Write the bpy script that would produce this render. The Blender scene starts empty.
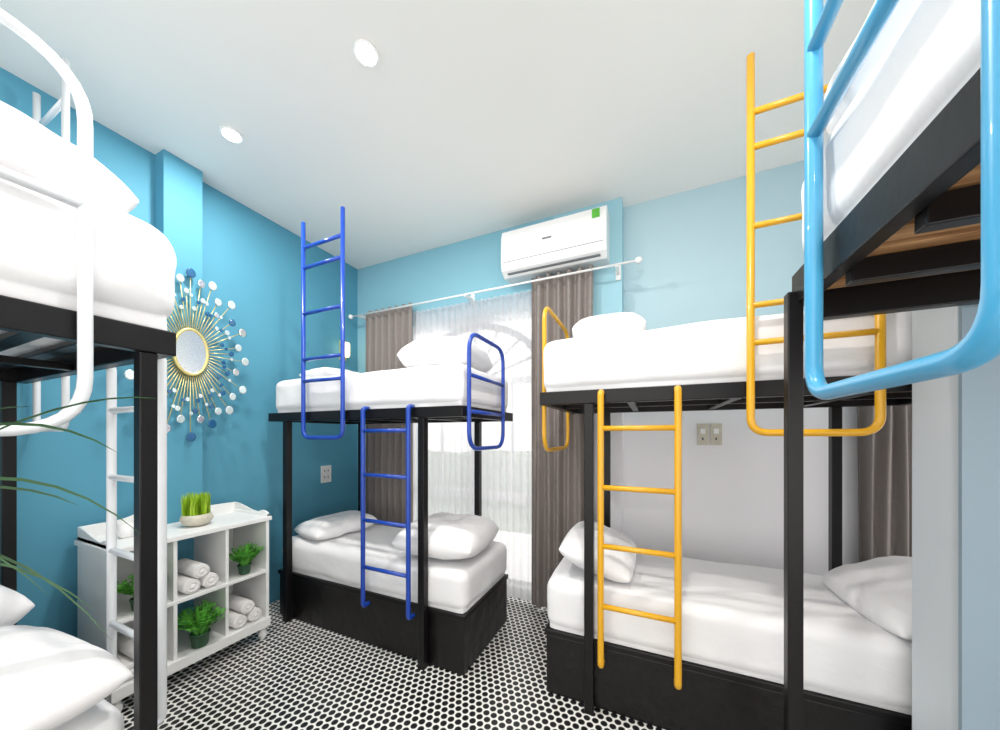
import bpy, bmesh, math, random
from mathutils import Vector, noise, Matrix
random.seed(7)
S = bpy.context.scene
S.view_settings.view_transform = 'Standard'
S.view_settings.look = 'None'
S.view_settings.exposure = 0.06

# ---------------------------------------------------------------- materials
def srgb(r, g, b):
    f = lambda c: (c/255/12.92) if c/255 <= 0.04045 else ((c/255+0.055)/1.055)**2.4
    return (f(r), f(g), f(b), 1)

def mat(name, col, rough=0.5, metal=0.0, nscale=0, namt=0.0, bump=0.0, bscale=20, coat=0.0, spec=0.5):
    m = bpy.data.materials.new(name); m.use_nodes = True
    nt = m.node_tree; b = nt.nodes['Principled BSDF']
    b.inputs['Base Color'].default_value = col
    b.inputs['Roughness'].default_value = rough
    b.inputs['Metallic'].default_value = metal
    b.inputs['Coat Weight'].default_value = coat
    b.inputs['Specular IOR Level'].default_value = spec
    tc = nt.nodes.new('ShaderNodeTexCoord')
    if namt > 0:
        n = nt.nodes.new('ShaderNodeTexNoise'); n.inputs['Scale'].default_value = nscale
        nt.links.new(tc.outputs['Object'], n.inputs['Vector'])
        mx = nt.nodes.new('ShaderNodeMix'); mx.data_type = 'RGBA'
        mx.inputs[6].default_value = tuple(c*(1-namt) for c in col[:3])+(1,)
        mx.inputs[7].default_value = tuple(min(1, c*(1+namt)) for c in col[:3])+(1,)
        nt.links.new(n.outputs['Fac'], mx.inputs[0])
        nt.links.new(mx.outputs[2], b.inputs['Base Color'])
    if bump > 0:
        n2 = nt.nodes.new('ShaderNodeTexNoise'); n2.inputs['Scale'].default_value = bscale
        n2.inputs['Detail'].default_value = 4
        nt.links.new(tc.outputs['Object'], n2.inputs['Vector'])
        bp = nt.nodes.new('ShaderNodeBump'); bp.inputs['Strength'].default_value = bump
        bp.inputs['Distance'].default_value = 0.02
        nt.links.new(n2.outputs['Fac'], bp.inputs['Height'])
        nt.links.new(bp.outputs['Normal'], b.inputs['Normal'])
    return m

def emis(name, col, s):
    m = bpy.data.materials.new(name); m.use_nodes = True
    nt = m.node_tree; b = nt.nodes['Principled BSDF']
    b.inputs['Emission Color'].default_value = col
    b.inputs['Emission Strength'].default_value = s
    return m

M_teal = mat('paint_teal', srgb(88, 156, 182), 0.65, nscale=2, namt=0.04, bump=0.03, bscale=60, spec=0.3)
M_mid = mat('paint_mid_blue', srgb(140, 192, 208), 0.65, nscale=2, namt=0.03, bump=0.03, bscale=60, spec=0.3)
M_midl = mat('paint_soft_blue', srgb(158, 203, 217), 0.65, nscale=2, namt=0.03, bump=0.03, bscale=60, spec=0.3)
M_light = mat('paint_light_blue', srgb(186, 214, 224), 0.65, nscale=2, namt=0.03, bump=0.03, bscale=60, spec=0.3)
M_whitewall = mat('paint_white', srgb(240, 240, 244), 0.6, nscale=2, namt=0.02, bump=0.03, bscale=60)
M_grey = mat('paint_pale_grey', srgb(205, 212, 218), 0.6, nscale=2, namt=0.02, bump=0.03, bscale=60)
M_grey_shade = mat('paint_grey_shaded', srgb(150, 170, 184), 0.6, nscale=2, namt=0.02, bump=0.03, bscale=60)  # pale grey darkened and blued: shade of the partition front put into the colour
M_ceil = mat('ceiling_white', srgb(242, 240, 236), 0.7, nscale=1.5, namt=0.015)
M_black = mat('black_metal', srgb(14, 12, 14), 0.35, nscale=9, namt=0.2, bump=0.05, bscale=30, spec=0.35)
M_basebl = mat('black_lacquer_base', srgb(16, 14, 15), 0.3, nscale=14, namt=0.4, bump=0.4, bscale=9, spec=0.4)
M_sheet = mat('white_cotton', srgb(236, 236, 238), 0.85, nscale=3, namt=0.015, bump=0.5, bscale=5)
M_pillow = mat('white_pillow_cotton', srgb(238, 238, 240), 0.85, nscale=3, namt=0.015, bump=0.45, bscale=7)
M_blue = mat('blue_enamel', srgb(20, 66, 168), 0.3, coat=0.3, nscale=5, namt=0.05)
M_yellow = mat('yellow_enamel', srgb(226, 168, 28), 0.3, coat=0.3, nscale=5, namt=0.04)
M_cyan = mat('sky_blue_enamel', srgb(74, 164, 208), 0.3, coat=0.4, nscale=5, namt=0.04)
M_wtube = mat('white_enamel', srgb(228, 232, 236), 0.3, coat=0.3, nscale=5, namt=0.02)
M_shelf = mat('white_painted_wood', srgb(242, 243, 242), 0.4, nscale=6, namt=0.02, bump=0.03)
M_curt = mat('taupe_curtain', srgb(142, 134, 130), 0.8, nscale=40, namt=0.08, bump=0.1, bscale=90)
M_gold = mat('brushed_gold', srgb(230, 212, 140), 0.3, metal=0.5, nscale=10, namt=0.05)
M_mirror = mat('mirror_glass', (0.97, 0.97, 0.97, 1), 0.22, metal=1.0)
M_dotb = mat('blue_glass_dot', srgb(40, 96, 140), 0.1, coat=0.6, nscale=9, namt=0.2)
M_dots = mat('silver_dot', srgb(215, 230, 232), 0.15, metal=0.4)
M_plastic = mat('white_plastic', srgb(242, 242, 242), 0.35, coat=0.2, nscale=4, namt=0.01)
M_darkpl = mat('dark_slot', srgb(50, 52, 55), 0.5)
M_slot = mat('grey_slot', srgb(120, 124, 128), 0.5)
M_green = mat('leaf_green', srgb(92, 172, 62), 0.55, nscale=15, namt=0.35)
M_lime = mat('grass_lime', srgb(165, 205, 45), 0.55, nscale=20, namt=0.3)
M_palm = mat('palm_green', srgb(62, 108, 62), 0.5, nscale=12, namt=0.3)
M_pot = mat('dark_green_pot', srgb(50, 92, 62), 0.5, nscale=10, namt=0.1)
M_bask = mat('stone_bowl', srgb(205, 200, 185), 0.7, nscale=25, namt=0.15, bump=0.4, bscale=40)
M_towel = mat('towel_terry', srgb(250, 249, 248), 0.95, bump=0.25, bscale=160)
M_sticker = mat('green_sticker', srgb(90, 180, 60), 0.5, nscale=60, namt=0.3)
M_hedge = mat('hedge_green', srgb(150, 165, 145), 0.8, nscale=14, namt=0.4, bump=0.8, bscale=20)
M_iron = mat('grey_iron', srgb(80, 82, 88), 0.5)
M_bulb = emis('warm_bulb', (1, 0.72, 0.35, 1), 3)
M_led = emis('led_disc', (1, 0.98, 0.95, 1), 14)

def wood():
    m = mat('pine_slat', srgb(190, 150, 105), 0.6)
    nt = m.node_tree; b = nt.nodes['Principled BSDF']
    tc = nt.nodes.new('ShaderNodeTexCoord'); mp = nt.nodes.new('ShaderNodeMapping')
    mp.inputs['Scale'].default_value = (2, 22, 22)
    n = nt.nodes.new('ShaderNodeTexNoise'); n.inputs['Scale'].default_value = 2.5; n.inputs['Detail'].default_value = 6
    cr = nt.nodes.new('ShaderNodeValToRGB')
    cr.color_ramp.elements[0].color = srgb(140, 92, 56); cr.color_ramp.elements[1].color = srgb(205, 158, 108)
    cr.color_ramp.elements[0].position = 0.3; cr.color_ramp.elements[1].position = 0.7
    L = nt.links.new
    L(tc.outputs['Object'], mp.inputs['Vector']); L(mp.outputs[0], n.inputs['Vector'])
    L(n.outputs['Fac'], cr.inputs[0]); L(cr.outputs[0], b.inputs['Base Color'])
    return m
M_wood = wood()

def floor_mat():
    m = bpy.data.materials.new('mosaic_floor'); m.use_nodes = True
    nt = m.node_tree; b = nt.nodes['Principled BSDF']; L = nt.links.new
    tc = nt.nodes.new('ShaderNodeTexCoord')
    a = 0.045; h = a*math.sqrt(3)
    def lat(off):
        ad = nt.nodes.new('ShaderNodeVectorMath'); ad.operation = 'ADD'; ad.inputs[1].default_value = (off[0]+70*a, off[1]+60*h, 0)
        L(tc.outputs['Object'], ad.inputs[0])
        dv = nt.nodes.new('ShaderNodeVectorMath'); dv.operation = 'DIVIDE'; dv.inputs[1].default_value = (a, h, 1)
        L(ad.outputs[0], dv.inputs[0])
        fr = nt.nodes.new('ShaderNodeVectorMath'); fr.operation = 'FRACTION'; L(dv.outputs[0], fr.inputs[0])
        sb = nt.nodes.new('ShaderNodeVectorMath'); sb.operation = 'SUBTRACT'; sb.inputs[1].default_value = (0.5, 0.5, 0)
        L(fr.outputs[0], sb.inputs[0])
        ml = nt.nodes.new('ShaderNodeVectorMath'); ml.operation = 'MULTIPLY'; ml.inputs[1].default_value = (a, h, 0)
        L(sb.outputs[0], ml.inputs[0])
        ln = nt.nodes.new('ShaderNodeVectorMath'); ln.operation = 'LENGTH'; L(ml.outputs[0], ln.inputs[0])
        return ln.outputs['Value']
    d1 = lat((0, 0)); d2 = lat((a/2, h/2))
    mn = nt.nodes.new('ShaderNodeMath'); mn.operation = 'MINIMUM'; L(d1, mn.inputs[0]); L(d2, mn.inputs[1])
    mr = nt.nodes.new('ShaderNodeMapRange'); mr.inputs['From Min'].default_value = 0.0165; mr.inputs['From Max'].default_value = 0.0190
    L(mn.outputs[0], mr.inputs['Value'])
    mx = nt.nodes.new('ShaderNodeMix'); mx.data_type = 'RGBA'
    mx.inputs[6].default_value = srgb(24, 24, 26); mx.inputs[7].default_value = srgb(238, 238, 234)
    L(mr.outputs[0], mx.inputs[0]); L(mx.outputs[2], b.inputs['Base Color'])
    b.inputs['Roughness'].default_value = 0.3
    return m
M_floor = floor_mat()

def sheer_mat():
    m = bpy.data.materials.new('sheer_voile'); m.use_nodes = True
    nt = m.node_tree; nt.nodes.clear(); L = nt.links.new
    o = nt.nodes.new('ShaderNodeOutputMaterial')
    d = nt.nodes.new('ShaderNodeBsdfDiffuse'); d.inputs[0].default_value = (0.88, 0.88, 0.91, 1)
    t = nt.nodes.new('ShaderNodeBsdfTranslucent'); t.inputs[0].default_value = (0.74, 0.74, 0.78, 1)
    tr = nt.nodes.new('ShaderNodeBsdfTransparent')
    m1 = nt.nodes.new('ShaderNodeMixShader'); m1.inputs[0].default_value = 0.5
    m2 = nt.nodes.new('ShaderNodeMixShader'); m2.inputs[0].default_value = 0.19
    L(d.outputs[0], m1.inputs[1]); L(t.outputs[0], m1.inputs[2])
    L(m1.outputs[0], m2.inputs[1]); L(tr.outputs[0], m2.inputs[2]); L(m2.outputs[0], o.inputs[0])
    return m
M_sheer = sheer_mat()

# ---------------------------------------------------------------- helpers
def link(o, parent=None):
    S.collection.objects.link(o)
    if parent: o.parent = parent
    return o

def empty(name):
    e = bpy.data.objects.new(name, None); e.empty_display_size = 0.1
    return link(e)

class MB:
    def __init__(s): s.v = []; s.f = []; s.m = []; s.mats = []; s.sm = []
    def mi(s, m):
        if m not in s.mats: s.mats.append(m)
        return s.mats.index(m)
    def box(s, x0, x1, y0, y1, z0, z1, m):
        i = len(s.v)
        s.v += [(x0, y0, z0), (x1, y0, z0), (x1, y1, z0), (x0, y1, z0), (x0, y0, z1), (x1, y0, z1), (x1, y1, z1), (x0, y1, z1)]
        for q in [(0, 3, 2, 1), (4, 5, 6, 7), (0, 1, 5, 4), (1, 2, 6, 5), (2, 3, 7, 6), (3, 0, 4, 7)]:
            s.f.append(tuple(i+k for k in q)); s.m.append(s.mi(m)); s.sm.append(False)
    def lathe(s, prof, c, m, n=20, ax='Z', sy=1.0):
        i = len(s.v)
        for r, h in prof:
            for k in range(n):
                a = 2*math.pi*k/n; p, q = r*math.cos(a), r*math.sin(a)
                if ax == 'Z': s.v.append((c[0]+p, c[1]+q, c[2]+h))
                elif ax == 'X': s.v.append((c[0]+h, c[1]+p*sy, c[2]+q))
                else: s.v.append((c[0]+p, c[1]+h, c[2]+q))
        for j in range(len(prof)-1):
            for k in range(n):
                a, b = i+j*n+k, i+j*n+(k+1) % n
                s.f.append((a, b, b+n, a+n)); s.m.append(s.mi(m)); s.sm.append(True)
        s.f.append(tuple(i+k for k in range(n))[::-1]); s.m.append(s.mi(m)); s.sm.append(False)
        j = len(prof)-1
        s.f.append(tuple(i+j*n+k for k in range(n))); s.m.append(s.mi(m)); s.sm.append(False)
    def strip(s, pts, widths, side, m):
        i = len(s.v)
        for p, w in zip(pts, widths):
            a = Vector(p)-side*w; b = Vector(p)+side*w
            s.v += [tuple(a), tuple(b)]
        for k in range(len(pts)-1):
            s.f.append((i+2*k, i+2*k+1, i+2*k+3, i+2*k+2)); s.m.append(s.mi(m)); s.sm.append(True)
    def tube(s, pts, r, m, n=12, cyc=False):
        pts = [Vector(p) for p in pts]; i = len(s.v); N = len(pts)
        up = None
        for k, p in enumerate(pts):
            if cyc: t = (pts[(k+1) % N]-pts[k-1]).normalized()
            else: t = (pts[min(k+1, N-1)]-pts[max(k-1, 0)]).normalized()
            if up is None:
                up = t.orthogonal().normalized()
            else:
                up = (up-t*up.dot(t)).normalized()
            w = t.cross(up)
            for j in range(n):
                a = 2*math.pi*j/n
                s.v.append(tuple(p+up*(r*math.cos(a))+w*(r*math.sin(a))))
        rng = N if cyc else N-1
        off = 0
        if cyc:
            best = 1e9
            for o in range(n):
                dd = (Vector(s.v[i+(N-1)*n])-Vector(s.v[i+o])).length
                if dd < best: best = dd; off = o
        for k in range(rng):
            for j in range(n):
                a = i+k*n+j; b = i+k*n+(j+1) % n
                if k == N-1:
                    c = i+(j+1+off) % n; d = i+(j+off) % n
                else:
                    c = b+n; d = a+n
                s.f.append((a, b, c, d)); s.m.append(s.mi(m)); s.sm.append(True)
        if not cyc:
            s.f.append(tuple(i+j for j in range(n))[::-1]); s.m.append(s.mi(m)); s.sm.append(False)
            s.f.append(tuple(i+(N-1)*n+j for j in range(n))); s.m.append(s.mi(m)); s.sm.append(False)
    def obj(s, name, parent=None, bevel=0.0, seg=2):
        me = bpy.data.meshes.new(name); me.from_pydata(s.v, [], s.f); me.update()
        for m in s.mats: me.materials.append(m)
        me.polygons.foreach_set('material_index', s.m)
        me.polygons.foreach_set('use_smooth', s.sm)
        bm = bmesh.new(); bm.from_mesh(me); bmesh.ops.recalc_face_normals(bm, faces=bm.faces); bm.to_mesh(me); bm.free()
        o = link(bpy.data.objects.new(name, me), parent)
        if bevel > 0:
            b = o.modifiers.new('Bevel', 'BEVEL'); b.width = bevel; b.segments = seg; b.limit_method = 'ANGLE'; b.angle_limit = math.radians(50)
        return o

def rpath(pts, r, cyc=False, seg=8):
    pts = [Vector(p) for p in pts]; out = []; N = len(pts)
    for i, p in enumerate(pts):
        if not cyc and (i == 0 or i == N-1): out.append(p); continue
        a = (pts[i-1]-p); b = (pts[(i+1) % N]-p)
        rr = min(r, a.length*0.49, b.length*0.49)
        a = p+a.normalized()*rr; b = p+b.normalized()*rr
        for k in range(seg+1):
            t = k/seg
            out.append(a*(1-t)**2+p*2*t*(1-t)+b*t**2)
    return out

def soft_box(name, x0, x1, y0, y1, z0, z1, m, r=0.07, amp=0.011, fr=3.0, puff=0.0, parent=None, cuts=26, seed=0, sag=0.0):
    bm = bmesh.new(); bmesh.ops.create_cube(bm, size=2)
    bmesh.ops.subdivide_edges(bm, edges=bm.edges[:], cuts=cuts, use_grid_fill=True)
    h = Vector(((x1-x0)/2, (y1-y0)/2, (z1-z0)/2)); c = Vector(((x0+x1)/2, (y0+y1)/2, (z0+z1)/2))
    rr = min(r, h.z*0.95)
    for v in bm.verts:
        q = Vector(v.co)
        e = Vector([math.copysign(1-(1-abs(t))**1.35, t) for t in q])
        p = Vector((e.x*h.x, e.y*h.y, e.z*h.z))
        inn = Vector([max(-(h[k]-rr), min(h[k]-rr, p[k])) for k in range(3)])
        d = p-inn
        if d.length > 1e-6: p = inn+d.normalized()*rr
        n = noise.noise((p+Vector((seed*3.1, seed, 0)))*fr)+0.5*noise.noise((p+Vector((seed, 9, 3)))*fr*2.7)
        dirn = d.normalized() if d.length > 1e-6 else Vector((0, 0, 1))
        if q.z > -0.9: p += dirn*n*amp
        if q.z > 0.0: p.z += puff*(1-q.x**2)*(1-q.y**2)
        if q.z < -0.9: p.z = -h.z
        v.co = p
    me = bpy.data.meshes.new(name); bm.to_mesh(me); bm.free(); me.materials.append(m)
    for f in me.polygons: f.use_smooth = True
    o = link(bpy.data.objects.new(name, me), parent); o.location = c
    s = o.modifiers.new('Subdiv', 'SUBSURF'); s.levels = 1; s.render_levels = 1
    return o

def pillow(name, loc, L, W, T, rot=0.0, tilt=0.0, roll=0.0, m=None, amp=0.01, seed=0, N=34):
    m = m or M_pillow
    bm = bmesh.new(); g = {}
    for sgn in (1, -1):
        for i in range(N+1):
            for j in range(N+1):
                a = -1+2*i/N; b = -1+2*j/N
                if sgn == -1 and (i in (0, N) or j in (0, N)):
                    g[(sgn, i, j)] = g[(1, i, j)]; continue
                th = ((1-a**4)*(1-b**4))**0.55
                px = a*L/2*(1-0.07*(b*b))
                py = b*W/2*(1-0.07*(a*a))
                nz = noise.noise(Vector((a*2.2+seed*5.3, b*2.0+seed, sgn*2.0)))+0.5*noise.noise(Vector((a*5+seed, b*5, sgn*3.0+seed)))
                pz = sgn*T/2*th*(1 if sgn > 0 else 0.8)+nz*amp*min(1, th*1.5)
                g[(sgn, i, j)] = bm.verts.new((px, py, pz))
    for sgn in (1, -1):
        for i in range(N):
            for j in range(N):
                q = [g[(sgn, i, j)], g[(sgn, i+1, j)], g[(sgn, i+1, j+1)], g[(sgn, i, j+1)]]
                if sgn < 0: q.reverse()
                try: bm.faces.new(q)
                except Exception: pass
    me = bpy.data.meshes.new(name); bm.to_mesh(me); bm.free(); me.materials.append(m)
    for f in me.polygons: f.use_smooth = True
    o = link(bpy.data.objects.new(name, me)); o.location = loc; o.rotation_euler = (roll, tilt, rot)
    s = o.modifiers.new('Subdiv', 'SUBSURF'); s.levels = 1; s.render_levels = 1
    return o

# ---------------------------------------------------------------- room shell
XL, XR, YB, YB2, ZC = -3.19, 1.85, 2.96, 3.10, 3.53
YF = -2.1
def shell(name, boxes, bevel=0):
    b = MB()
    for bx in boxes: b.box(*bx)
    return b.obj(name, bevel=bevel)
shell('floor', [(XL-0.2, XR+0.2, YF, YB2+0.25, -0.1, 0, M_floor)])
shell('ceiling', [(XL-0.2, XR+0.2, YF, YB2+0.25, ZC, ZC+0.1, M_ceil)])
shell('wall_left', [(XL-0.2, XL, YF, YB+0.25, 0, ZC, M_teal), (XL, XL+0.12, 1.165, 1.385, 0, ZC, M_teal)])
WX0, WX1, WZ = -2.5, -0.8, 2.75
XS = -0.21
shell('wall_back', [
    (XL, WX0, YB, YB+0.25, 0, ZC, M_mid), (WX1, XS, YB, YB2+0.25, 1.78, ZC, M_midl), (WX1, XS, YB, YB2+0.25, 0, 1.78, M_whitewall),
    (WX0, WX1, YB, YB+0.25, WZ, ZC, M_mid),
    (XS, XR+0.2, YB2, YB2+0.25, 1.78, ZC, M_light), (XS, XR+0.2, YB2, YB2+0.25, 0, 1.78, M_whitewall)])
shell('wall_right', [(XR, XR+0.2, 1.2, 1.98, 0, ZC, M_whitewall), (XR, XR+0.2, 3.0, YB2, 0, ZC, M_whitewall),
    (XR, XR+0.2, YF, 1.2, 0, 0.9, M_whitewall), (XR, XR+0.2, YF, 1.2, 2.9, ZC, M_whitewall),
    (XR, XR+0.2, 1.98, 3.0, 0, 0.4, M_whitewall), (XR, XR+0.2, 1.98, 3.0, 3.2, ZC, M_whitewall)])
b = MB()  # unseen side window, added to let daylight onto left wall and ceiling
for y in (YF, -1.0, 0.1, 1.14): b.box(XR+0.07, XR+0.13, y, y+0.06, 0.9, 2.9, M_shelf)
for z in (0.9, 2.84): b.box(XR+0.075, XR+0.125, YF+0.06, 1.14, z, z+0.06, M_shelf)
b.obj('added_light_window')
b = MB()
for y in (1.98, 2.46, 2.94): b.box(XR+0.07, XR+0.13, y, y+0.06, 0.4, 3.2, M_shelf)
for z in (0.4, 2.2, 3.14): b.box(XR+0.075, XR+0.125, 2.04, 2.94, z, z+0.06, M_shelf)
b.obj('window_3')
shell('wall_partition', [(0.945, XR, 1.655, 1.872, 0, ZC, M_grey), (0.945, XR, 1.64, 1.655, 0, ZC, M_grey_shade)])  # thin front skin carries the painted shade; side stays pale grey

# window / french doors in the opening
b = MB()
for (x0, x1) in [(WX0, WX0+0.07), (WX1-0.07, WX1), (-1.69, -1.61)]:
    b.box(x0, x1, 3.04, 3.10, 0, WZ, M_shelf)
for z in (0.0, 0.9, 2.05, WZ-0.07):
    b.box(WX0+0.07, WX1-0.07, 3.045, 3.095, z, z+0.07, M_shelf)
for cx in (-2.06, -1.24):
    b.box(cx-0.012, cx+0.012, 3.06, 3.08, 0.97, 2.05, M_shelf)
arc = [(-1.65+0.74*math.cos(a), 3.03, 2.1+0.55*math.sin(a)) for a in [math.pi*k/24 for k in range(25)]]
b.tube(arc, 0.035, M_iron)
for k in range(1, 8):
    a = math.pi*k/8
    b.tube([(-1.65+0.2*math.cos(a), 3.03, 2.1+0.12*math.sin(a)), (-1.65+0.74*math.cos(a), 3.03, 2.1+0.55*math.sin(a))], 0.014, M_iron, n=6)
b.tube([(-1.65+0.2*math.cos(a), 3.03, 2.1+0.12*math.sin(a)) for a in [math.pi*k/12 for k in range(13)]], 0.016, M_iron, n=6)
b.obj('window_1')
hd = soft_box('garden_hedge', -5, 1.5, 5.2, 6.0, -0.1, 1.2, M_hedge, r=0.3, amp=0.15, fr=4)

# ---------------------------------------------------------------- curtains
def curtain(name, x0, x1, y, z0, z1, pleats, amp, m, parent=None, flare=0.0, seed=0):
    nx = pleats*14; nz = 14; V = []; F = []
    for j in range(nz+1):
        t = j/nz; z = z1+(z0-z1)*t
        for i in range(nx+1):
            s = i/nx; ph = s*pleats*2*math.pi
            cx = (x0+x1)/2
            x = cx+(x0+(x1-x0)*s-cx)*(1+flare*t)+0.012*noise.noise(Vector((s*8+seed, t*2, 0)))
            yy = y+amp*(0.75+0.35*noise.noise(Vector((s*5+seed, t*1.5, 2))))*math.sin(ph+0.6*noise.noise(Vector((s*3, t*2, seed))))
            V.append((x, yy, z))
    for j in range(nz):
        for i in range(nx):
            a = j*(nx+1)+i; F.append((a, a+1, a+nx+2, a+nx+1))
    me = bpy.data.meshes.new(name); me.from_pydata(V, [], F); me.materials.append(m)
    for f in me.polygons: f.use_smooth = True
    return link(bpy.data.objects.new(name, me), parent)
curtain('curtain', -2.96, -2.30, 2.865, 0.02, 2.95, 7, 0.035, M_curt, seed=1)
curtain('curtain', -0.97, -0.43, 2.865, 0.02, 2.96, 6, 0.04, M_curt, seed=2)
curtain('sheer_curtain', -2.34, -0.92, 2.925, 0.02, 2.88, 20, 0.016, M_sheer, seed=3)
curtain('curtain', 1.28, 1.75, 3.04, 0.02, 2.4, 6, 0.035, M_curt, seed=4)
b = MB()
b.tube([(-3.12, 2.80, 2.90), (-0.08, 2.80, 2.90)], 0.009, M_plastic)
for x in (-3.12, -0.08):
    b.lathe([(0.0, -0.03), (0.02, -0.02), (0.028, 0), (0.02, 0.02), (0.0, 0.03)], (x, 2.80, 2.90), M_plastic, ax='X')
for x in (-3.0, -1.62, -0.24):
    b.box(x-0.012, x+0.012, 2.80, YB, 2.885, 2.91, M_plastic); b.box(x-0.02, x+0.02, YB-0.012, YB, 2.84, 2.96, M_plastic)
b.obj('curtain_rod')

# ---------------------------------------------------------------- bunk beds
def frame(par, x0, x1, y0, y1, dz, bh, posts, long_ax, base=None, slat=M_wood, ps=0.05, nsl=11, slw=0.09, eh=None, slz=None, ptop=None, ed=0.0, ncb=5):
    b = MB(); t = 0.045; eh = eh or bh
    if long_ax == 'X':
        b.box(x0, x1, y0, y0+t, dz, dz+bh, M_black); b.box(x0, x1, y1-t, y1, dz, dz+bh, M_black)
        b.box(x0, x0+t, y0+t, y1-t, dz, dz+eh, M_black); b.box(x1-t, x1, y0+t, y1-t, dz, dz+eh, M_black)
    else:
        b.box(x0, x0+t, y0, y1, dz, dz+bh, M_black); b.box(x1-t, x1, y0, y1, dz, dz+bh, M_black)
        b.box(x0+t, x1-t, y0, y0+t, dz-ed, dz+eh, M_black); b.box(x0+t, x1-t, y1-t, y1, dz-ed, dz+eh, M_black)
    for (px, py) in posts:
        top = ptop if ptop else (dz if (y0 < py < y1 and x0 < px < x1) else dz+bh)
        b.box(px-ps/2, px+ps/2, py-ps/2, py+ps/2, 0, top, M_black)
    if long_ax == 'X':
        for k in range(1, 4):
            x = x0+(x1-x0)*k/4; b.box(x-0.02, x+0.02, y0+t, y1-t, dz+0.005, dz+0.04, M_black)
        b.box(x0+t, x1-t, (y0+y1)/2-0.02, (y0+y1)/2+0.02, dz+0.008, dz+0.038, M_black)
    else:
        for k in range(1, ncb):
            y = y0+(y1-y0)*k/ncb; b.box(x0+t, x1-t, y-0.02, y+0.02, dz-ed*0.6, dz+0.03, M_black)
        if not ed: b.box((x0+x1)/2-0.02, (x0+x1)/2+0.02, y0+t, y1-t, dz+0.003, dz+0.033, M_black)
    b.obj('frame', par, bevel=0.004)
    s = MB(); sz = slz if slz else dz+bh-0.03
    for k in range(nsl):
        if long_ax == 'X':
            c = x0+t+(x1-x0-2*t)*(k+0.5)/nsl; s.box(c-slw/2, c+slw/2, y0+t, y1-t, sz, sz+0.022, slat)
        else:
            c = y0+t+(y1-y0-2*t)*(k+0.5)/nsl; s.box(x0+t, x1-t, c-slw/2, c+slw/2, sz, sz+0.022, slat)
    s.obj('slats', par, bevel=0.003)
    if base:
        q = MB(); bx0, bx1, by0, by1, bz = base
        q.box(bx0, bx1, by0, by1, 0.0, bz-0.035, M_basebl)
        q.box(bx0-0.01, bx1+0.01, by0-0.01, by1+0.01, bz-0.035, bz, M_black)
        q.obj('base', par, bevel=0.006)

def pl(ax, c, a, z, d=0.0):
    return (a, c+d, z) if ax == 'Y' else (c+d, a, z)

def upper_ladder(name, ax, c, a0, a1, zb, zt, rungs, m, r=0.017, inward=0.05):
    b = MB()
    b.tube(rpath([pl(ax, c, a0, zt), pl(ax, c, a0, zb), pl(ax, c, a1, zb), pl(ax, c, a1, zt)], 0.07), r, m)
    for z in rungs: b.tube([pl(ax, c, a0, z), pl(ax, c, a1, z)], r*0.85, m)
    return b.obj(name)

def lower_ladder(name, ax, c, a0, a1, zb, zt, rungs, m, r=0.017, inward=0.05):
    b = MB()
    for a in (a0, a1):
        b.tube(rpath([pl(ax, c, a, zt, inward), pl(ax, c, a, zt), pl(ax, c, a, zb), pl(ax, c, a, zb+0.0, inward*1.1)], 0.035, seg=6), r, m)
    for z in rungs: b.tube([pl(ax, c, a0, z), pl(ax, c, a1, z)], r*0.85, m)
    return b.obj(name)

def loop(par, ax, c, a0, a1, z0, z1, bars, m, r=0.017, rad=0.12):
    b = MB()
    b.tube(rpath([pl(ax, c, a0, z0), pl(ax, c, a1, z0), pl(ax, c, a1, z1), pl(ax, c, a0, z1)], rad, cyc=True), r, m, cyc=True)
    for z in bars: b.tube([pl(ax, c, a0, z), pl(ax, c, a1, z)], r*0.9, m)
    return b.obj('guard_rail', par)

UR = [3.02, 2.86, 2.50, 2.14, 1.97]
# --- blue bunk
e = empty('bunk_bed')
frame(e, -2.97, -1.06, 1.80, 2.64, 1.665, 0.07, [(-2.76, 1.828), (-1.38, 1.828), (-2.76, 2.612), (-1.38, 2.612)], 'X', base=(-2.93, -1.09, 1.87, 2.58, 0.385))
loop(e, 'X', -1.03, 1.83, 2.36, 1.46, 2.2, [1.7, 1.93], M_blue, r=0.014)
upper_ladder('bunk_ladder', 'Y', 1.775, -2.49, -2.06, 1.53, 3.22, UR, M_blue, r=0.016)
lower_ladder('bunk_ladder', 'Y', 1.765, -1.85, -1.45, 0.34, 1.74, [1.58, 1.27, 0.95, 0.62], M_blue, r=0.016)
soft_box('mattress', -2.95, -1.07, 1.82, 2.62, 1.737, 2.02, M_sheet, seed=1)
soft_box('mattress', -2.92, -1.08, 1.86, 2.60, 0.387, 0.66, M_sheet, seed=2)
# --- yellow bunk
e = empty('bunk_bed')
frame(e, -0.59, 1.38, 1.89, 2.80, 1.725, 0.075, [(-0.31, 1.918), (1.06, 1.918), (-0.31, 2.772), (1.06, 2.772)], 'X', base=(-0.57, 1.34, 1.96, 2.73, 0.385))
loop(e, 'X', -0.61, 2.05, 2.72, 1.45, 2.38, [], M_yellow, r=0.014)
upper_ladder('bunk_ladder', 'Y', 1.863, 0.42, 0.85, 1.56, 3.28, UR, M_yellow, r=0.016)
lower_ladder('bunk_ladder', 'Y', 1.855, -0.24, 0.126, 0.31, 1.78, [1.585, 1.27, 0.957, 0.636], M_yellow, r=0.017)
soft_box('mattress', -0.59, 1.36, 1.91, 2.78, 1.802, 2.12, M_sheet, seed=3)
soft_box('mattress', -0.58, 1.35, 1.945, 2.74, 0.387, 0.69, M_sheet, seed=4)
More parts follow.
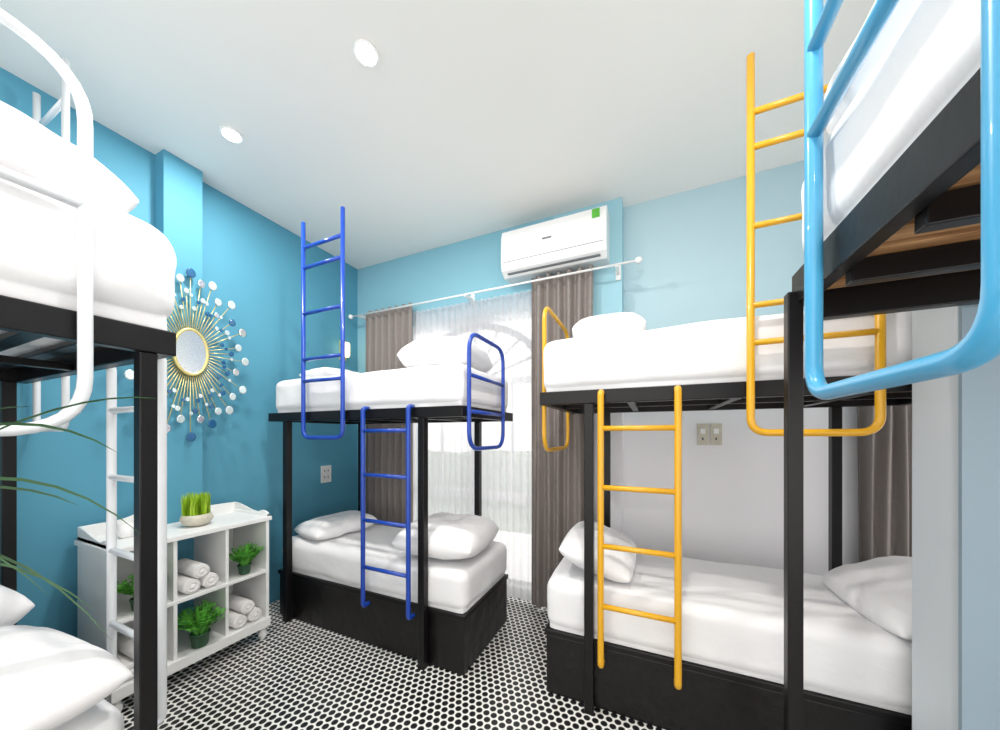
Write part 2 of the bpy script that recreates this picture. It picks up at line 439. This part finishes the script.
# --- near left, white tubes
e = empty('bunk_bed')
frame(e, -3.12, -1.54, -1.35, 0.62, 1.83, 0.085, [(-1.57, 0.55), (-3.07, 0.55), (-1.57, -1.25), (-3.07, -1.25)], 'Y', base=(-3.1, -1.6, -1.33, 0.5, 0.385), slat=M_black, nsl=15, slw=0.05, ps=0.046)
loop(e, 'X', -1.51, -0.45, 0.40, 1.56, 2.62, [2.22], M_wtube, r=0.0155, rad=0.16)
upper_ladder('bunk_ladder', 'Y', 0.65, -3.12, -2.70, 1.58, 3.45, [3.25, 3.0, 2.7, 2.3, 1.97], M_wtube, r=0.014)
lower_ladder('bunk_ladder', 'Y', 0.665, -2.22, -1.77, 0.42, 1.86, [1.66, 1.36, 1.03, 0.7], M_wtube, inward=-0.04, r=0.016)
soft_box('mattress', -3.11, -1.53, -1.33, 0.66, 1.917, 2.30, M_sheet, r=0.12, amp=0.02, seed=5)
soft_box('mattress', -3.1, -1.56, -1.33, 0.525, 0.387, 0.67, M_sheet, r=0.1, amp=0.018, seed=6)
# --- near right, sky-blue tubes
e = empty('bunk_bed')
frame(e, 0.49, 1.48, -0.4, 1.61, 2.03, 0.12, [(0.485, 1.575), (1.45, 1.575), (0.485, -0.36), (1.45, -0.36)], 'Y', slat=M_wood, nsl=18, slw=0.075, ps=0.046, eh=0.05, slz=2.062, ptop=2.075, ed=0.06, ncb=7)
loop(e, 'X', 0.455, 0.715, 1.32, 1.67, 2.98, [2.46, 2.72], M_cyan, r=0.022, rad=0.1)
soft_box('mattress', 0.495, 1.47, -0.38, 1.60, 2.152, 2.50, M_sheet, r=0.08, amp=0.012, seed=7)
soft_box('folded_duvet', 0.52, 1.45, 0.2, 1.54, 2.49, 2.76, M_sheet, r=0.13, amp=0.03, seed=12)

# ---------------------------------------------------------------- bedding
pillow('pillow', (-2.62, 2.2, 0.725), 0.62, 0.46, 0.16, rot=1.35, tilt=-0.05, seed=1)
pillow('folded_duvet', (-1.40, 2.18, 0.78), 0.66, 0.66, 0.27, rot=0.1, seed=2, amp=0.014)
pillow('folded_duvet', (-1.42, 2.2, 2.12), 0.6, 0.62, 0.28, rot=0.15, seed=3, amp=0.015)
pillow('pillow', (-2.65, 2.25, 2.08), 0.6, 0.4, 0.14, rot=1.5, seed=4)
pillow('pillow', (-0.26, 2.4, 2.20), 0.46, 0.7, 0.22, rot=0.1, seed=5)
pillow('pillow', (-0.30, 2.3, 0.80), 0.46, 0.70, 0.2, tilt=0.3, seed=6)
pillow('pillow', (1.12, 2.22, 0.80), 0.48, 0.62, 0.2, tilt=-0.35, rot=0.1, seed=7)
pillow('folded_duvet', (-2.2, 0.18, 2.42), 1.1, 0.8, 0.34, rot=0.1, seed=8, amp=0.03)
pillow('pillow', (-1.84, 0.24, 0.78), 0.76, 0.5, 0.22, rot=0.1, seed=9)
pillow('folded_duvet', (-2.55, 0.0, 0.86), 0.9, 0.8, 0.36, rot=0.3, seed=10, amp=0.03)

# ---------------------------------------------------------------- shelf unit
SX0, SX1, SY0, SY1 = -3.10, -2.66, 0.79, 1.62
e = empty('shelf_unit'); b = MB(); t = 0.022
b.box(SX0, SX1, SY0, SY0+t, 0.12, 0.95, M_shelf); b.box(SX0, SX1, SY1-t, SY1, 0.12, 0.95, M_shelf)
b.box(SX0, SX0+0.012, SY0+t, SY1-t, 0.14, 0.93, M_shelf)
b.box(SX0+0.012, SX1, SY0+t, SY1-t, 0.13, 0.165, M_shelf)
b.box(SX0+0.012, SX1, SY0+t, SY1-t, 0.505, 0.53, M_shelf)
b.box(SX0-0.005, SX1+0.015, SY0-0.012, SY1+0.012, 0.9, 0.93, M_shelf)
for yd in (SY0+(SY1-SY0)/3, SY0+2*(SY1-SY0)/3):
    b.box(SX0+0.012, SX1-0.004, yd-0.01, yd+0.01, 0.165, 0.9, M_shelf)
b.box(SX1, SX1+0.018, SY0, SY1, 0.1, 0.165, M_shelf)
for x in (SX0+0.03, SX1-0.03):
    for y in (SY0+0.03, SY1-0.03):
        b.lathe([(0.016, 0), (0.02, 0.01), (0.03, 0.035), (0.024, 0.06), (0.016, 0.07), (0.03, 0.085), (0.034, 0.12)], (x, y, 0), M_shelf)
def gallery(y):
    i = len(b.v); n = 20
    for s in (0, 0.016):
        for k in range(n+1):
            u = k/n; x = SX0+(SX1-SX0)*u
            z = 0.93+0.025+0.05*(0.5+0.5*math.cos(math.pi*min(1, u*1.35)))+(0.018*math.sin(math.pi*(u-0.74)/0.26) if u > 0.74 else 0)
            b.v.append((x, y+s, 0.93)); b.v.append((x, y+s, z))
    w = 2*(n+1)
    for k in range(n):
        p = i+2*k
        for q in [(p, p+2, p+3, p+1), (p+w, p+w+1, p+w+3, p+w+2), (p+1, p+3, p+3+w, p+1+w)]:
            b.f.append(q); b.m.append(b.mi(M_shelf)); b.sm.append(False)
    for q in [(i, i+1, i+1+w, i+w), (i+2*n, i+2*n+w, i+2*n+1+w, i+2*n+1)]:
        b.f.append(q); b.m.append(b.mi(M_shelf)); b.sm.append(False)
gallery(SY0); gallery(SY1-0.016)
i = len(b.v); n = 40
for s in (0, 0.015):
    for k in range(n+1):
        u = k/n; y = SY0+0.016+(SY1-SY0-0.032)*u; z = 1.005+0.05*math.sin(math.pi*u)**2*(0.6+0.4*math.cos(6*math.pi*u))
        b.v.append((SX0+s, y, 0.93)); b.v.append((SX0+s, y, z))
w = 2*(n+1)
for k in range(n):
    p = i+2*k
    for q in [(p, p+2, p+3, p+1), (p+w, p+w+1, p+w+3, p+w+2), (p+1, p+3, p+3+w, p+1+w)]:
        b.f.append(q); b.m.append(b.mi(M_shelf)); b.sm.append(False)
b.obj('carcass', e, bevel=0.003)

cells = [SY0+(SY1-SY0)*(k+0.5)/3 for k in range(3)]
def towels(name, cx, cy, cz, n=3):
    b = MB(); r = 0.046
    pos = [(-0.051, r), (0.051, r), (0, r*2.75)][:n]
    for dy, dz in pos:
        prof = [(0.0, -0.13), (r*0.35, -0.128), (r*0.42, -0.118), (r*0.5, -0.13), (r*0.75, -0.13), (r*0.8, -0.122), (r*0.9, -0.13), (r, -0.115), (r, 0.115), (r*0.9, 0.13), (r*0.8, 0.122), (r*0.75, 0.13), (r*0.5, 0.13), (r*0.42, 0.118), (r*0.35, 0.128), (0.0, 0.13)]
        b.lathe(prof, (cx, cy+dy, cz+dz), M_towel, ax='X', n=18)
    return b.obj(name)
towels('rolled_towels', -2.80, cells[1], 0.532, 3)
towels('rolled_towels', -2.80, cells[2]+0.0, 0.167, 3)
towels('rolled_towels', -2.80, cells[0], 0.167, 3)

def bushy(name, x, y, z, h=0.2, n=46, spread=0.13, pot=M_pot, leaf=M_green, pr=0.04, ph=0.07, w=0.009, straight=False):
    b = MB()
    b.lathe([(pr*0.75, 0), (pr*0.85, 0.01), (pr, ph*0.85), (pr*1.08, ph*0.86), (pr*1.08, ph), (pr*0.9, ph), (pr*0.85, ph-0.01)], (x, y, z), pot, n=18)
    for k in range(n):
        a = random.uniform(0, 2*math.pi); s = spread*math.sqrt(random.random()); hh = h*random.uniform(0.6, 1.0)
        d = Vector((math.cos(a), math.sin(a), 0)); side = Vector((-math.sin(a), math.cos(a), 0))
        r0 = pr*0.7*random.random()
        pts = []
        for j in range(6):
            u = j/5
            pts.append(Vector((x, y, z+ph-0.01))+d*(r0+s*u*1.1)+Vector((0, 0, hh*(1.25*u-0.55*u*u*(s/spread)))))
        b.strip(pts, [w*0.5, w, w*1.1, w, w*0.6, w*0.05], side, leaf)
        for j in (2, 3, 4):
            for sg in (-1, 1):
                p = pts[j]; q = p+side*sg*0.03+d*0.012+Vector((0, 0, 0.008))
                b.strip([p, (p+q)/2, q], [0.003, 0.008, 0.001], d, leaf)
    return b.obj(name)
bushy('potted_fern', -2.72, cells[2], 0.532, h=0.16, spread=0.10, n=60)
bushy('potted_fern', -2.70, cells[1], 0.167, h=0.21, spread=0.11, pr=0.05, ph=0.09, n=60)
bushy('potted_fern', -2.72, cells[0], 0.532, h=0.16, spread=0.10, n=60)
b = MB()
bx, by, bz = -2.84, 1.25, 0.932
b.lathe([(0.045, 0), (0.07, 0.012), (0.09, 0.045), (0.08, 0.075), (0.07, 0.078), (0.065, 0.065)], (bx, by, bz), M_bask, n=24)
for k in range(420):
    a = random.uniform(0, 2*math.pi); rr = 0.075*math.sqrt(random.random()); hh = random.uniform(0.12, 0.17)
    p = Vector((bx+rr*math.cos(a)*0.8, by+rr*math.sin(a), bz+0.06)); tl = Vector((random.uniform(-1, 1), random.uniform(-1, 1), 0))*0.02
    side = Vector((math.cos(a*3), math.sin(a*3), 0))
    b.strip([p, p+tl*0.3+Vector((0, 0, hh*0.5)), p+tl+Vector((0, 0, hh))], [0.0025, 0.0035, 0.0006], side, M_lime)
b.obj('potted_grass')
for (cx, cy) in [(-2.9, 0.93), (-2.8, 1.0)]:
    b = MB()
    b.lathe([(0.03, 0), (0.034, 0.01), (0.04, 0.09), (0.036, 0.09), (0.03, 0.015), (0.0, 0.012)], (cx, cy, 0.932), M_plastic)
    b.obj('cup')

# ---------------------------------------------------------------- sunburst mirror
b = MB(); mx, my, mz = XL+0.15, 1.30, 2.15; SYQ = 0.60
b.lathe([(0.155, 0.0), (0.155, 0.012)], (mx, my, mz), M_mirror, n=48, ax='X', sy=SYQ)
b.lathe([(0.17, -0.02), (0.17, 0.0), (0.155, 0.0)], (mx, my, mz), M_gold, n=48, ax='X', sy=SYQ)
b.tube([(mx+0.01, my+0.163*SYQ*math.cos(a), mz+0.163*math.sin(a)) for a in [2*math.pi*k/48 for k in range(48)]], 0.0105, M_gold, n=10, cyc=True)
for k in range(64):
    a = 2*math.pi*k/64; R = [0.60, 0.42, 0.52, 0.34][k % 4]*random.uniform(0.93, 1.04)
    ca, sa = math.cos(a)*SYQ, math.sin(a)
    b.tube([(mx, my+0.165*ca, mz+0.165*sa), (mx, my+R*ca, mz+R*sa)], 0.003, M_gold, n=6)
    rd = [0.034, 0.02, 0.029, 0.016][k % 4]
    mm = [M_dots, M_dotb, M_mirror, M_dots, M_dots, M_dots, M_dotb][random.randrange(7)]
    b.lathe([(rd, -0.003), (rd, 0.006), (rd*0.8, 0.009)], (mx+0.006, my+R*ca, mz+R*sa), mm, n=16, ax='X', sy=0.8)
    if k % 2 == 0:
        R2 = R*0.72
        b.lathe([(0.013, -0.003), (0.013, 0.007)], (mx+0.006, my+R2*ca, mz+R2*sa), [M_dots, M_dotb][(k//2) % 2], n=12, ax='X', sy=0.8)
b.obj('sunburst_mirror')

# ---------------------------------------------------------------- air conditioner
b = MB(); ax0, ax1 = -1.21, -0.31
i = len(b.v); prof = [(YB, 2.99), (2.80, 2.97), (2.74, 3.01), (2.725, 3.08), (2.73, 3.30), (2.75, 3.36), (2.80, 3.38), (YB, 3.38)]
n = len(prof)
for x in (ax0, ax1):
    for p in prof: b.v.append((x, p[0], p[1]))
for k in range(n):
    q = (k+1) % n; b.f.append((i+k, i+q, i+n+q, i+n+k)); b.m.append(b.mi(M_plastic)); b.sm.append(False)
b.f.append(tuple(i+k for k in range(n))); b.m.append(0); b.sm.append(False)
b.f.append(tuple(i+n+k for k in range(n))[::-1]); b.m.append(0); b.sm.append(False)
b.box(ax0+0.05, ax1-0.05, 2.75, 2.80, 2.983, 2.990, M_slot)
b.box(ax0+0.02, ax1-0.02, 2.722, 2.727, 3.075, 3.079, M_slot)
b.box(ax1-0.11, ax1-0.05, 2.722, 2.728, 3.27, 3.34, M_sticker)
b.box(ax0+0.38, ax0+0.46, 2.721, 2.727, 3.20, 3.212, M_slot)
b.obj('air_conditioner', bevel=0.008)

# ---------------------------------------------------------------- small wall things
b = MB()
for k in (0, 1):
    x = 0.345+k*0.09
    b.box(x, x+0.078, YB2-0.014, YB2, 1.47, 1.64, M_bask)
    b.box(x+0.022, x+0.056, YB2-0.020, YB2-0.014, 1.56, 1.60, M_shelf)
    b.box(x+0.034, x+0.044, YB2-0.0155, YB2-0.014, 1.51, 1.53, M_darkpl)
b.obj('light_switch', bevel=0.003)
b = MB()
b.box(XL, XL+0.012, 2.47, 2.59, 1.04, 1.22, M_plastic)
for z in (1.085, 1.155): 
    b.box(XL+0.012, XL+0.0135, 2.505, 2.513, z, z+0.025, M_darkpl); b.box(XL+0.012, XL+0.0135, 2.545, 2.553, z, z+0.025, M_darkpl)
b.obj('wall_socket', bevel=0.003)
b = MB()
b.box(XL, XL+0.02, 2.70, 2.78, 2.40, 2.62, M_gold)
b.lathe([(0.025, 0), (0.035, 0.02), (0.035, 0.14), (0.025, 0.16)], (XL+0.07, 2.74, 2.43), M_bulb, n=16)
b.box(XL+0.02, XL+0.06, 2.73, 2.75, 2.42, 2.44, M_gold)
b.obj('wall_lamp')

# ---------------------------------------------------------------- palm at the left, beside the near bunk
b = MB(); px, py = -1.22, -0.25
b.lathe([(0.12, 0), (0.13, 0.02), (0.17, 0.33), (0.18, 0.34), (0.18, 0.37), (0.155, 0.37), (0.15, 0.34)], (px, py, 0), M_bask, n=28)
b.tube([(px, py, 0.34), (px+0.01, py+0.02, 0.7), (px, py+0.03, 1.0)], 0.022, M_bask)
ends = [(-1.23, 0.42, 1.29, .62), (-1.30, 0.36, 1.10, .55), (-1.35, 0.50, 1.66, .35), (-1.26, 0.28, 1.18, .6), (-1.40, 0.36, 1.36, .45), (-1.38, 0.28, 1.62, .3),
        (-1.27, 0.38, 1.02, .72), (-1.36, 0.42, 1.5, .55),
        (-0.95, -0.6, 1.3, .4), (-1.0, -0.75, 1.5, .4), (-1.3, -0.9, 1.3, .4), (-1.4, -0.7, 1.5, .4), (-0.8, -0.35, 1.2, .4)]
for k, en in enumerate(ends):
    s0 = Vector((px, py+0.03, 0.98)); ah = en[3]; en = Vector(en[:3]); mid = (s0+en)/2+Vector((0, 0, ah))
    pts = [s0*(1-t)**2+mid*2*t*(1-t)+en*t*t for t in [j/14 for j in range(15)]]
    d = (en-s0).normalized(); side = d.cross(Vector((0, 0, 1))).normalized()*0.7+Vector((0, 0, 0.5))
    b.strip(pts, [0.0065*(1-abs(2*j/14-0.9)**2*0.7)+0.0008 for j in range(14)]+[0.0004], side.normalized(), M_palm)
b.obj('potted_palm')

# ---------------------------------------------------------------- downlights
for (x, y, en) in [(-1.34, 1.30, 26), (-2.51, 1.29, 20), (0.0, 1.0, 24), (-1.34, -0.8, 8), (0.0, -0.8, 8), (1.2, -0.8, 8)]:
    b = MB()
    b.lathe([(0.062, -0.012), (0.062, 0.0)], (x, y, ZC), M_plastic, n=28)
    b.lathe([(0.048, -0.0145), (0.048, -0.0125)], (x, y, ZC), M_led, n=28)
    o = b.obj('ceiling_downlight')
    l = bpy.data.lights.new('lamp', 'AREA'); l.shape = 'DISK'; l.size = 0.1; l.energy = en; l.color = (1, 0.96, 0.9)
    lo = bpy.data.objects.new('lamp', l); link(lo, o); lo.location = (x, y, ZC-0.02)

# ---------------------------------------------------------------- world + camera
w = bpy.data.worlds.new('World'); S.world = w; w.use_nodes = True
bg = w.node_tree.nodes['Background']; bg.inputs[0].default_value = (1.0, 0.97, 0.93, 1); bg.inputs[1].default_value = 2.2

cam = bpy.data.cameras.new('Camera'); co = bpy.data.objects.new('Camera', cam); link(co)
cam.sensor_width = 36; cam.lens = 335/1000*36; cam.shift_y = 0.07; cam.clip_start = 0.02
co.location = (0, 0, 1.55); co.rotation_euler = (math.radians(90), 0, math.radians(24.1))
S.camera = co
